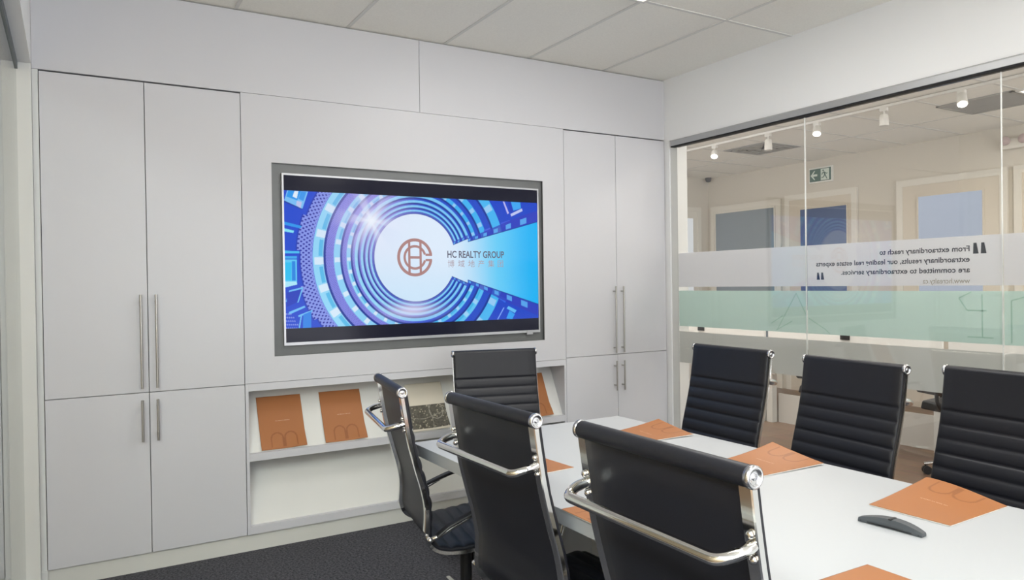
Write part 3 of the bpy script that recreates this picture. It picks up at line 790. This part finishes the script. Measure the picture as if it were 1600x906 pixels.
def rail(sy, sa=0.004, sb=TOT - 0.012, step=0.012):
    g = MB(); vs = []; n_ = int((sb - sa) / step)
    for i in range(n_ + 1):
        s = sa + (sb - sa) * i / n_; x, z, nx_, nz_ = prof(s)
        for (d, y) in ((-0.0065, 0.221), (-0.0065, 0.2495), (-0.019, 0.2505), (-0.0215, 0.248), (-0.0215, 0.2225)):
            vs.append((x + nx_ * d, sy * y, z + nz_ * d))
    k = 5
    fs = [(i * k + j, i * k + (j + 1) % k, (i + 1) * k + (j + 1) % k, (i + 1) * k + j) for i in range(n_) for j in range(k)]
    fs += [tuple(range(k)), tuple(n_ * k + j for j in range(k))[::-1]]
    return g.add(vs, fs)
def back_at(zt):
    """x of the rail's rear face at height zt (upper part)"""
    s = next(acc[i] for i in range(len(dense)) if dense[i][1] < zt); x, z, nx_, nz_ = prof(s); return x - 0.021 * nx_, z
def round_path(P, r=0.035, n=6):
    out = [Vector(P[0])]
    for i in range(1, len(P) - 1):
        a, b_, c = Vector(P[i - 1]), Vector(P[i]), Vector(P[i + 1])
        d1 = (a - b_).normalized(); d2 = (c - b_).normalized(); rr_ = min(r, (a - b_).length * 0.45, (c - b_).length * 0.45)
        for k in range(n + 1):
            t_ = k / n; out.append((b_ + d1 * rr_) * (1 - t_) ** 2 + b_ * 2 * t_ * (1 - t_) + (b_ + d2 * rr_) * t_ ** 2)
    out.append(Vector(P[-1])); return out

UP, LOW = [], []      # (name, object) upper assembly and base of the prototype chair
def make_chair(label, group):
    t = thing('conference_chair', label, 'chair', group=group)
    def up(o): UP.append(o); return o
    up(sling(0.0, SPLIT).build('backrest', M_LEATHER, t))
    up(sling(SPLIT, TOT).build('seat', M_LEATHER, t))
    # rolled top, wrapped backwards
    g = MB(); g.lathe([(0.0, -0.246), (0.0185, -0.246), (0.0195, -0.24), (0.0195, 0.24), (0.0185, 0.246), (0.0, 0.246)], (-0.311, 0, 1.047), 'Y', 28)
    up(g.build('top_roll', M_LEATHER, t))
    for sy in (-1, 1):
        g = MB(); g.lathe([(0.0, 0.0045), (0.005, 0.0045), (0.006, 0.003), (0.0125, 0.003), (0.0135, 0.0065), (0.0175, 0.0075), (0.0205, 0.005), (0.0205, -0.004), (0.0, -0.004)], (0, 0, 0), 'Y', 32)
        g.v = [(x - 0.311, sy * (y + 0.2465), z + 1.047) for x, y, z in g.v]
        up(g.build('end_cap', M_CAP, t))
        up(rail(sy).build('side_rail', M_CHROME, t))
    # brace bar behind the back
    bx, bz = back_at(0.925)
    P = [(bx + 0.002, 0.238, bz + 0.006), (bx - 0.030, 0.240, bz + 0.000), (bx - 0.066, 0.222, bz - 0.012), (bx - 0.066, -0.222, bz - 0.012), (bx - 0.030, -0.240, bz), (bx + 0.002, -0.238, bz + 0.006)]
    up(MB().tube(round_path(P, 0.03, 6), 0.0115, 16).build('brace_bar', M_CHROME, t))
    for sy in (-1, 1):
        for dz_ in (0.022, -0.022):
            x_, z_ = back_at(0.928 + dz_)
            g = MB(); g.lathe([(0.0, 0.011), (0.004, 0.0105), (0.0075, 0.008), (0.008, 0.0), (0.0, 0.0)], (0, 0, 0), 'X', 14)
            g.v = [(x_ + 0.001 - a, sy * 0.238 + b_, z_ + c) for a, b_, c in g.v]
            up(g.build('bolt', M_CHROME, t))
    # armrests
    for sy in (-1, 1):
        y = sy * 0.272
        ax, az = back_at(0.575); az = 0.492
        P = [(ax + 0.01, sy * 0.252, az), (ax + 0.03, y, az + 0.004), (0.0, y, 0.592), (0.11, y, 0.610), (0.145, y, 0.575), (0.11, y, 0.46), (0.09, sy * 0.252, 0.443)]
        a = up(MB().tube(round_path(P, 0.04, 5), 0.0085, 12).build('armrest', M_CHROME, t))
        P2_ = [(ax + 0.035, y, 0.500), (ax + 0.09, y, 0.538), (-0.03, y, 0.582), (0.04, y, 0.602), (0.105, y, 0.614)]
        g = MB(); vs = []; pts = catmull(P2_, 5)
        for (x, yy, z) in pts:
            for (dy, dz_) in ((-0.019, -0.002), (-0.016, 0.007), (0.016, 0.007), (0.019, -0.002), (0.014, -0.006), (-0.014, -0.006)): vs.append((x, yy + dy, z + dz_))
        k = 6; n_ = len(pts) - 1
        fs = [(i * k + j, i * k + (j + 1) % k, (i + 1) * k + (j + 1) % k, (i + 1) * k + j) for i in range(n_) for j in range(k)] + [tuple(range(k)), tuple(n_ * k + j for j in range(k))[::-1]]
        p = g.add(vs, fs).build('arm_pad', M_BLACK, a, bevel=0.003)
        g = MB(); g.lathe([(0.0, 0.010), (0.008, 0.009), (0.011, 0.004), (0.011, -0.022), (0.0, -0.022)], (0, 0, 0), 'Y', 14)
        g.v = [(x + ax + 0.012, sy * (yy + 0.272), z + az) for x, yy, z in g.v]
        up(g.build('arm_bolt', M_CHROME, t))
    # cross bars and mechanism under the seat
    g = MB()
    for x in (-0.08, 0.08): g.tube([(x, -0.23, 0.418), (x, 0.23, 0.418)], 0.009, 10)
    g.box(-0.10, 0.10, -0.07, 0.07, 0.375, 0.415); g.tube([(0.0, -0.05, 0.385), (0.0, -0.24, 0.38)], 0.005, 8)
    up(g.build('tilt_mechanism', M_BLACK, t, bevel=0.002))
    up(MB().tube([(0, 0, 0.22), (0, 0, 0.378)], 0.014, 16).build('gas_lift', M_CHROME, t))
    MB().tube([(0, 0, 0.075), (0, 0, 0.30)], 0.025, 18).build('column', M_BLACK, t)
    g = MB(); g.lathe([(0.0, 0.125), (0.030, 0.125), (0.038, 0.115), (0.042, 0.075), (0.0, 0.07)], (0, 0, 0), 'Z', 24)
    g.build('base_hub', M_CHROME, t)
    for k in range(5):
        a = 2 * PI * k / 5 + 0.3; c_, s_ = math.cos(a), math.sin(a)
        pr_ = [(0.035, 0.085, 0.113, 0.019), (0.17, 0.075, 0.098, 0.016), (0.305, 0.064, 0.080, 0.013)]
        vs = []
        for (rad, z0, z1, hw) in pr_:
            for (y_, z_) in ((-hw, z0), (hw, z0), (hw * 0.7, z1), (-hw * 0.7, z1)): vs.append((rad * c_ - y_ * s_, rad * s_ + y_ * c_, z_))
        fs = [(i * 4 + j, i * 4 + (j + 1) % 4, (i + 1) * 4 + (j + 1) % 4, (i + 1) * 4 + j) for i in range(2) for j in range(4)] + [(0, 1, 2, 3), (11, 10, 9, 8)]
        lg = MB().add(vs, fs).build('base_leg', M_CHROME, t, bevel=0.004)
        g = MB(); rx, ry = 0.30 * c_, 0.30 * s_
        g.tube([(rx, ry, 0.03), (rx, ry, 0.07)], 0.006, 8)
        for sd in (-1, 1):
            w0 = Vector((rx - 0.010 * c_, ry - 0.010 * s_, 0.0265)) + Vector((-s_, c_, 0)) * sd * 0.006
            g.tube([w0, w0 + Vector((-s_, c_, 0)) * sd * 0.016], 0.026, 20)
        g.box(rx - 0.012, rx + 0.012, ry - 0.012, ry + 0.012, 0.045, 0.058)
        g.build('caster', M_BLACK, lg)
    return t
CH_GROUP = 'black ribbed conference chairs around the meeting table'
chairs = [   # far-cap x,y, near-cap x,y, top height, kind side, label
    ('black conference chair seen edge-on at the far left, nearest the brochure shelf', (-2.63, -1.05), (-2.72, -1.54), 1.012, 'L'),
    ('black conference chair, middle one of the three seen from behind', (-2.74, -1.99), (-2.735, -2.49), 1.053, 'L'),
    ('black conference chair seen from behind, largest and nearest the camera', (-2.797, -2.757), (-2.805, -3.285), 1.086, 'L'),
    ('black conference chair at the head of the table, below the television', (-1.90, -0.29), (-1.418, -0.42), 1.012, 'E'),
    ('black conference chair on the glass side of the table, farthest of the three', (-1.04, -1.345), (-1.065, -1.845), 1.077, 'R'),
    ('black conference chair on the glass side of the table, middle one of the three', (-0.985, -1.965), (-1.04, -2.462), 1.063, 'R'),
    ('black conference chair on the glass side, cut off by the right edge', (-0.955, -2.560), (-1.000, -3.058), 1.066, 'R'),
]
proto = None
def copy_tree(o, parent=None):
    c = o.copy(); COL.objects.link(c)
    if parent: c.parent = parent
    for ch_ in o.children: copy_tree(ch_, c)
    return c
inst = []
for (label, a, b_, zt, side) in chairs:
    if proto is None:
        proto = make_chair(label, CH_GROUP); t = proto; upn = set(o.name for o in UP)
    else:
        t = copy_tree(proto); t['label'] = label
    dx_, dy_ = b_[0] - a[0], b_[1] - a[1]; ang = math.atan2(dy_, dx_)
    h = ang + PI / 2 if side == 'L' else ang - PI / 2
    mx_, my_ = (a[0] + b_[0]) / 2, (a[1] + b_[1]) / 2
    t.location = (mx_ + 0.311 * math.cos(h), my_ + 0.311 * math.sin(h), 0); t.rotation_euler = (0, 0, h)
    inst.append((t, zt - 1.047))
for t, dz_ in inst:
    for c in t.children:
        if c.name.split('.')[0] not in ('column', 'base_hub', 'base_leg'): c.location.z = dz_

# ================================================================== CEILING LIGHT PANELS
def troffer(x, y, label, em):
    t = thing('ceiling_light', label, 'ceiling light', (x, y, CEIL - 0.022), group=None)
    g = MB()
    for (a, b_, c, d) in ((-0.30, 0.30, 0.58, 0.60), (-0.30, 0.30, -0.60, -0.58), (-0.30, -0.28, -0.58, 0.58), (0.28, 0.30, -0.58, 0.58)): g.box(a, b_, c, d, -0.001, 0.018)
    g.build('light_frame', M_TBAR, t)
    MB().box(-0.28, 0.28, -0.58, 0.58, 0.006, 0.014).build('diffuser', em, t)
EM = emis('lit_diffuser', (255, 252, 246), 4.0)
for (x, y), wd in zip(ROOM_PANELS, ('over the head of the meeting table', 'over the near left of the meeting table', 'over the near right of the meeting table', 'at the rear left of the meeting room', 'at the rear right of the meeting room')):
    troffer(x, y, 'lit rectangular ceiling panel ' + wd, EM)
EMO = emis('lit_diffuser_warm', (255, 246, 230), 4.0)
for (x, y), wd in zip(OFFICE_PANELS, ('beside the grey return grille beyond the glass', 'just outside the glass wall, nearer the rear windows', 'just outside the glass wall, nearer the corner', 'near the far end of the office track rail')):
    troffer(x, y, 'lit rectangular ceiling panel ' + wd, EMO)

# ================================================================== OFFICE BEYOND THE GLASS
struct(MB().box(4.2, 4.3, YB, 3.78, 0, CEIL).build('wall_far', M_OWALL))
struct(MB().box(0.12, 4.2, 3.68, 3.78, 0, CEIL).build('wall_end', M_OWALL))
def odoor(n, y0, y1, ztop, py0, py1, pz0, pz1, leaf, pane, cas=0.07):
    """door in the far wall x=4.2; y0>y1"""
    d = struct(MB().box(4.172, 4.199, y1, y0, 0.0, ztop).build('door_%d' % n, leaf))
    g = MB().box(4.165, 4.1985, y0, y0 + cas, 0, ztop + cas).box(4.165, 4.1985, y1 - cas, y1, 0, ztop + cas).box(4.165, 4.1985, y1, y0, ztop, ztop + cas)
    g.build('door_casing', M_OTRIM, d)
    MB().box(4.166, 4.1715, py1, py0, pz0, pz1).build('door_pane', pane, d)
    g = MB(); b_ = 0.018
    g.box(4.160, 4.1715, py1 - b_, py1, pz0 - b_, pz1 + b_).box(4.160, 4.1715, py0, py0 + b_, pz0 - b_, pz1 + b_).box(4.160, 4.1715, py1, py0, pz1, pz1 + b_).box(4.160, 4.1715, py1, py0, pz0 - b_, pz0)
    g.build('pane_bead', leaf, d)
    return d
odoor(1, 3.54, 2.46, 2.395, 3.51, 2.49, 0.12, 2.36, M_OTRIM, M_DGLASS)
odoor(2, 2.25, 1.37, 2.42, 2.08, 1.43, 0.25, 2.29, M_ODOOR, M_DBLUE)
odoor(3, 0.74, -0.26, 2.42, 0.56, -0.10, 1.10, 2.29, M_ODOOR, emis('lit_door_pane', (196, 206, 224), 0.75))
odoor(4, -0.46, -1.36, 2.42, -0.60, -1.20, 1.10, 2.29, M_ODOOR, M_DGLASS)
d = struct(MB().box(3.60, 3.95, 3.652, 3.679, 0, 2.40).build('door_5', M_OTRIM))
MB().box(3.95, 4.02, 3.645, 3.679, 0, 2.46).box(3.3, 3.95, 3.645, 3.679, 2.40, 2.46).build('door_casing', M_OTRIM, d)
MB().box(3.60, 3.86, 3.646, 3.6515, 0.3, 2.30).build('door_pane', emis('lit_pane', (235, 238, 240), 0.8), d)

# running-man exit sign
ex = thing('exit_sign', 'green and white running man exit sign with left arrow high on the far office wall', 'exit sign', (4.198, 1.785, 2.60))
MB().box(-0.030, 0.0, -0.165, 0.165, 0.0, 0.190).build('sign_box', mat('sign_white', (232, 232, 226), 0.5), ex, bevel=0.003)
MB().box(-0.0330, -0.0302, -0.150, 0.150, 0.018, 0.172).build('sign_plate', mat('sign_green', (64, 100, 88), 0.5), ex)
WS = mat('sign_pictogram', (214, 226, 216), 0.5)
def YZ(pts, x, m_, nm, par): 
    # pts given left->right as seen from the room; seen from -x, left is +y
    return MB().prism([(-p[0], p[1]) for p in pts], x, x + 0.0012, 'X').build(nm, m_, par)
A_ = [(-0.135, 0.095), (-0.085, 0.150), (-0.070, 0.150), (-0.100, 0.108), (-0.040, 0.108), (-0.040, 0.082), (-0.100, 0.082), (-0.070, 0.040), (-0.085, 0.040)]
o = YZ(A_, -0.0344, WS, 'arrow', ex); o['label'] = 'white arrow pointing left'
MB().box(-0.0344, -0.0332, -0.125, -0.010, 0.026, 0.164).build('pictogram_panel', WS, ex)
g = MB(); GRN = mat('sign_green', (0, 0, 0))
def gp(pts): g.prism([(-p[0], p[1]) for p in pts], -0.0356, -0.0346, 'X')
cxh, czh = 0.045, 0.143
gp([(cxh + 0.011 * math.cos(a * PI / 6), czh + 0.011 * math.sin(a * PI / 6)) for a in range(12)])
gp([(0.048, 0.130), (0.072, 0.122), (0.078, 0.088), (0.060, 0.084)])
gp([(0.050, 0.128), (0.030, 0.112), (0.020, 0.092), (0.027, 0.089), (0.038, 0.106), (0.056, 0.116)])
gp([(0.070, 0.122), (0.092, 0.106), (0.104, 0.112), (0.106, 0.105), (0.092, 0.096), (0.072, 0.110)])
gp([(0.060, 0.090), (0.044, 0.066), (0.020, 0.060), (0.020, 0.052), (0.050, 0.056), (0.074, 0.086)])
gp([(0.064, 0.088), (0.078, 0.062), (0.094, 0.034), (0.104, 0.036), (0.088, 0.068), (0.078, 0.090)])
g.build('running_figure', GRN, ex)
tag(MB().lathe([(0.0, 0.0), (0.045, 0.0), (0.045, -0.02), (0.030, -0.055), (0.0, -0.065)], (4.12, 3.60, 2.865), 'Z', 18).build('security_camera', mat('camera_grey', (70, 72, 74), 0.3)), 'small dark dome camera in the far corner of the office ceiling', 'camera')
bpy.data.objects['security_camera'].location.z = 0.022
em_ = thing('emergency_light', 'pale twin-head emergency light high on the far office wall at the right edge', 'emergency light', (4.198, -0.42, 2.68))
MB().box(-0.06, 0, -0.14, 0.14, -0.02, 0.08).build('housing', M_OTRIM, em_, bevel=0.006)
for sy in (-1, 1):
    MB().lathe([(0.0, -0.02), (0.03, -0.02), (0.045, -0.07), (0.04, -0.08), (0.0, -0.082)], (-0.015, sy * 0.08, 0.06), 'X', 18).build('lamp_head', mat('lamp_head_pink', (196, 176, 174), 0.4), em_)

# ceiling grilles
def grille(x0, x1, y0, y1, label, dk, plain=False):
    t = thing('ceiling_grille', label, 'air vent', ((x0 + x1) / 2, (y0 + y1) / 2, CEIL - 0.004))
    hx, hy = (x1 - x0) / 2, (y1 - y0) / 2
    MB().box(-hx, hx, -hy, hy, -0.004, 0.003).build('grille_backing', mat(dk, (166, 166, 164), 0.8), t)
    g = MB()
    if plain:
        g.box(-hx, hx, -hy, -hy + 0.02, -0.010, -0.004).box(-hx, hx, hy - 0.02, hy, -0.010, -0.004).box(-hx, -hx + 0.02, -hy, hy, -0.010, -0.004).box(hx - 0.02, hx, -hy, hy, -0.010, -0.004)
    for k in range(1, 1 if plain else 5):
        f_ = k / 5
        for (a, b_, c, d_) in ((-hx * f_, hx * f_, hy * f_ - 0.02, hy * f_), (-hx * f_, hx * f_, -hy * f_, -hy * f_ + 0.02), (-hx * f_, -hx * f_ + 0.02, -hy * f_, hy * f_), (hx * f_ - 0.02, hx * f_, -hy * f_, hy * f_)):
            g.box(a, b_, c, d_, -0.014, -0.004)
    g.build('grille_louvre', mat('grille_louvre', (168, 166, 160), 0.7), t)
grille(2.62, 3.20, 1.30, 1.90, 'grey square ceiling air diffuser beyond the second track spotlight', 'grille_dark')
grille(2.66, 3.24, -1.09, -0.49, 'grey square return grille in the office ceiling near the right edge', 'grille_dark', True)

# track rail with spotlights
M_WHT = mat('track_white', (232, 230, 224), 0.5)
tag(MB().box(2.182, 2.218, -3.6, 2.9, CEIL - 0.026, CEIL - 0.0045).build('track_rail', M_WHT), 'long white ceiling track rail running along the office', 'track rail')
M_LAMP = emis('lit_lamp', (255, 252, 244), 14.0)
def spot(y, ztop, zb, tilt, lit, label):
    t = thing('track_spotlight', label, 'spotlight', (2.2, y, CEIL - 0.026), group='spotlights on the office track rail')
    z1 = ztop - (CEIL - 0.026)
    MB().box(-0.018, 0.018, -0.03, 0.03, -0.03, 0.0).build('track_adapter', M_WHT, t, bevel=0.002)
    MB().tube([(0, 0, -0.028), (0, 0, z1 + 0.01)], 0.007, 10).build('stem', M_WHT, t)
    d = Vector((math.sin(tilt[0]), math.sin(tilt[1]), -1)).normalized(); c = Vector((0, 0, z1))
    L_ = (ztop - zb)
    a = c - d * 0.005; b_ = c + d * L_
    MB().tube([a, a + d * 0.012, b_], [0.026, 0.034, 0.038], 24).build('lamp_head', M_WHT, t)
    if lit:
        o = MB().tube([b_ + d * 0.0005, b_ + d * 0.003], 0.032, 20).build('lamp_lens', M_LAMP, t); o['label'] = 'lit lens'
        l = bpy.data.lights.new('spot_lamp', 'SPOT'); l.energy = 9; l.spot_size = 1.6; l.spot_blend = 0.6; l.color = (1, 0.93, 0.82); l.shadow_soft_size = 0.04
        lo = bpy.data.objects.new('spot_lamp', l); COL.objects.link(lo); lo.parent = t
        lo.location = b_ + d * 0.02; lo.rotation_euler = d.to_track_quat('-Z', 'Y').to_euler()
tl = (-0.55, -0.35)
spot(2.13, 2.75, 2.67, tl, True, 'lit track spotlight farthest away, just beside the corner post')
spot(1.62, 2.80, 2.73, tl, True, 'lit track spotlight to the left of the air diffuser')
spot(0.91, 2.80, 2.70, (0, 0), False, 'unlit track spotlight in front of the air diffuser')
spot(0.35, 2.82, 2.74, tl, True, 'lit track spotlight just right of the first glass joint')
spot(-0.31, 2.80, 2.71, (0, 0), False, 'unlit track spotlight between the two large lit ones')
spot(-0.95, 2.83, 2.73, tl, True, 'lit track spotlight beside the grey return grille')

# workstations
def desk(y0, y1, label):
    t = thing('workstation_desk', label, 'desk', (2.2, (y0 + y1) / 2, 0), group='white workstation desks beyond the glass')
    h = (y1 - y0) / 2
    MB().box(0.04, 0.78, -h + 0.01, h - 0.01, 0.715, 0.74).build('desktop', M_TABLE, t, bevel=0.002)
    MB().box(0.0, 0.03, -h + 0.02, h - 0.02, 0.52, 1.12).build('privacy_screen', mat('screen_panel', (240, 240, 236), 0.7), t, bevel=0.003)
    for sy in (-1, 1):
        MB().box(-0.02, 0.05, sy * (h - 0.045) - 0.035, sy * (h - 0.045) + 0.035, 0.0, 0.715).box(0.70, 0.76, sy * (h - 0.045) - 0.03, sy * (h - 0.045) + 0.03, 0.0, 0.715).build('leg', mat('desk_leg', (212, 212, 208), 0.5), t, bevel=0.003)
        MB().box(-0.024, 0.0, sy * (h - 0.10) - 0.02, sy * (h - 0.10) + 0.02, 0.48, 0.505).build('leg_bracket', M_CHROME, t)
    MB().box(-0.012, 0.0, -0.045, 0.045, 0.865, 0.915).build('screen_clip', M_BLACK, t)
    MB().box(0.06, 0.08, -h + 0.09, h - 0.09, 0.0, 0.285).build('low_panel', mat('low_panel', (205, 203, 198), 0.6), t)
desk(0.97, 2.73, 'white workstation desk with pale screen beyond the glass, behind the far glass-side chair')
desk(-0.80, 0.96, 'white workstation desk with pale screen beyond the glass, behind the middle glass-side chair')
desk(-2.57, -0.81, 'white workstation desk with pale screen beyond the glass at the right edge')

def task_chair(x, y, rz, label):
    t = thing('task_chair', label, 'chair', (x, y, 0), rz, 'black task chairs at the office desks')
    g = MB(); n_ = 10; vs = []; 
    for i in range(n_ + 1):
        s = i / n_ * 2 - 1; vs += [(s * 0.24, -0.24 + 0.03 * s * s, 0.455), (s * 0.24, 0.24 - 0.03 * s * s, 0.455), (s * 0.235, 0.225 - 0.03 * s * s, 0.53 - 0.012 * s * s), (s * 0.235, -0.225 + 0.03 * s * s, 0.53 - 0.012 * s * s)]
    fs = [(i * 4 + j, i * 4 + (j + 1) % 4, (i + 1) * 4 + (j + 1) % 4, (i + 1) * 4 + j) for i in range(n_) for j in range(4)] + [(0, 1, 2, 3), tuple(n_ * 4 + j for j in (3, 2, 1, 0))]
    g.add(vs, fs).build('seat', M_BLACK, t, bevel=0.012)
    g = MB(); vs = []
    for i in range(n_ + 1):
        f_ = i / n_; z = 0.58 + 0.25 * f_; xx = -0.24 - 0.05 * math.sin(f_ * 2.2); hw = 0.20 + 0.03 * math.sin(f_ * PI)
        vs += [(xx, -hw, z), (xx - 0.03, -hw, z), (xx - 0.045, 0, z), (xx - 0.03, hw, z), (xx, hw, z), (xx - 0.012, 0, z)]
    fs = [(i * 6 + j, i * 6 + (j + 1) % 6, (i + 1) * 6 + (j + 1) % 6, (i + 1) * 6 + j) for i in range(n_) for j in range(6)] + [tuple(range(6)), tuple(n_ * 6 + j for j in range(5, -1, -1))]
    g.add(vs, fs).build('backrest', M_BLACK, t, bevel=0.006)
    MB().tube(round_path([(0, 0, 0.44), (-0.20, 0, 0.43), (-0.285, 0, 0.52), (-0.285, 0, 0.70)], 0.05), 0.014, 10).build('back_bracket', M_BLACK, t)
    for sy in (-1, 1):
        a = MB().tube(round_path([(0.02, sy * 0.22, 0.45), (0.02, sy * 0.29, 0.46), (0.02, sy * 0.29, 0.66)], 0.03), 0.012, 10).build('armrest', M_BLACK, t)
        MB().box(-0.12, 0.14, sy * 0.29 - 0.035, sy * 0.29 + 0.035, 0.66, 0.685).build('arm_pad', M_BLACK, a, bevel=0.01)
    MB().tube([(0, 0, 0.08), (0, 0, 0.455)], [0.026, 0.02], 14).build('column', M_BLACK, t)
    for k in range(5):
        a = 2 * PI * k / 5 + 0.2; c_, s_ = math.cos(a), math.sin(a)
        lg = MB().tube([(0.02 * c_, 0.02 * s_, 0.115), (0.31 * c_, 0.31 * s_, 0.075)], [0.018, 0.011], 10).build('base_leg', M_CHROME, t)
        g = MB(); g.tube([(0.30 * c_, 0.30 * s_, 0.03), (0.30 * c_, 0.30 * s_, 0.07)], 0.006, 8)
        for sd in (-1, 1):
            w0 = Vector((0.29 * c_, 0.29 * s_, 0.030)) + Vector((-s_, c_, 0)) * sd * 0.006; g.tube([w0, w0 + Vector((-s_, c_, 0)) * sd * 0.018], 0.0295, 18)
        g.build('caster', M_BLACK, lg)
task_chair(1.72, -1.25, math.radians(-18), 'black task chair with steel star base beyond the glass, left of the cut-off chair')
task_chair(1.78, -0.12, math.radians(10), 'black task chair beyond the glass, between the far and middle glass-side chairs')
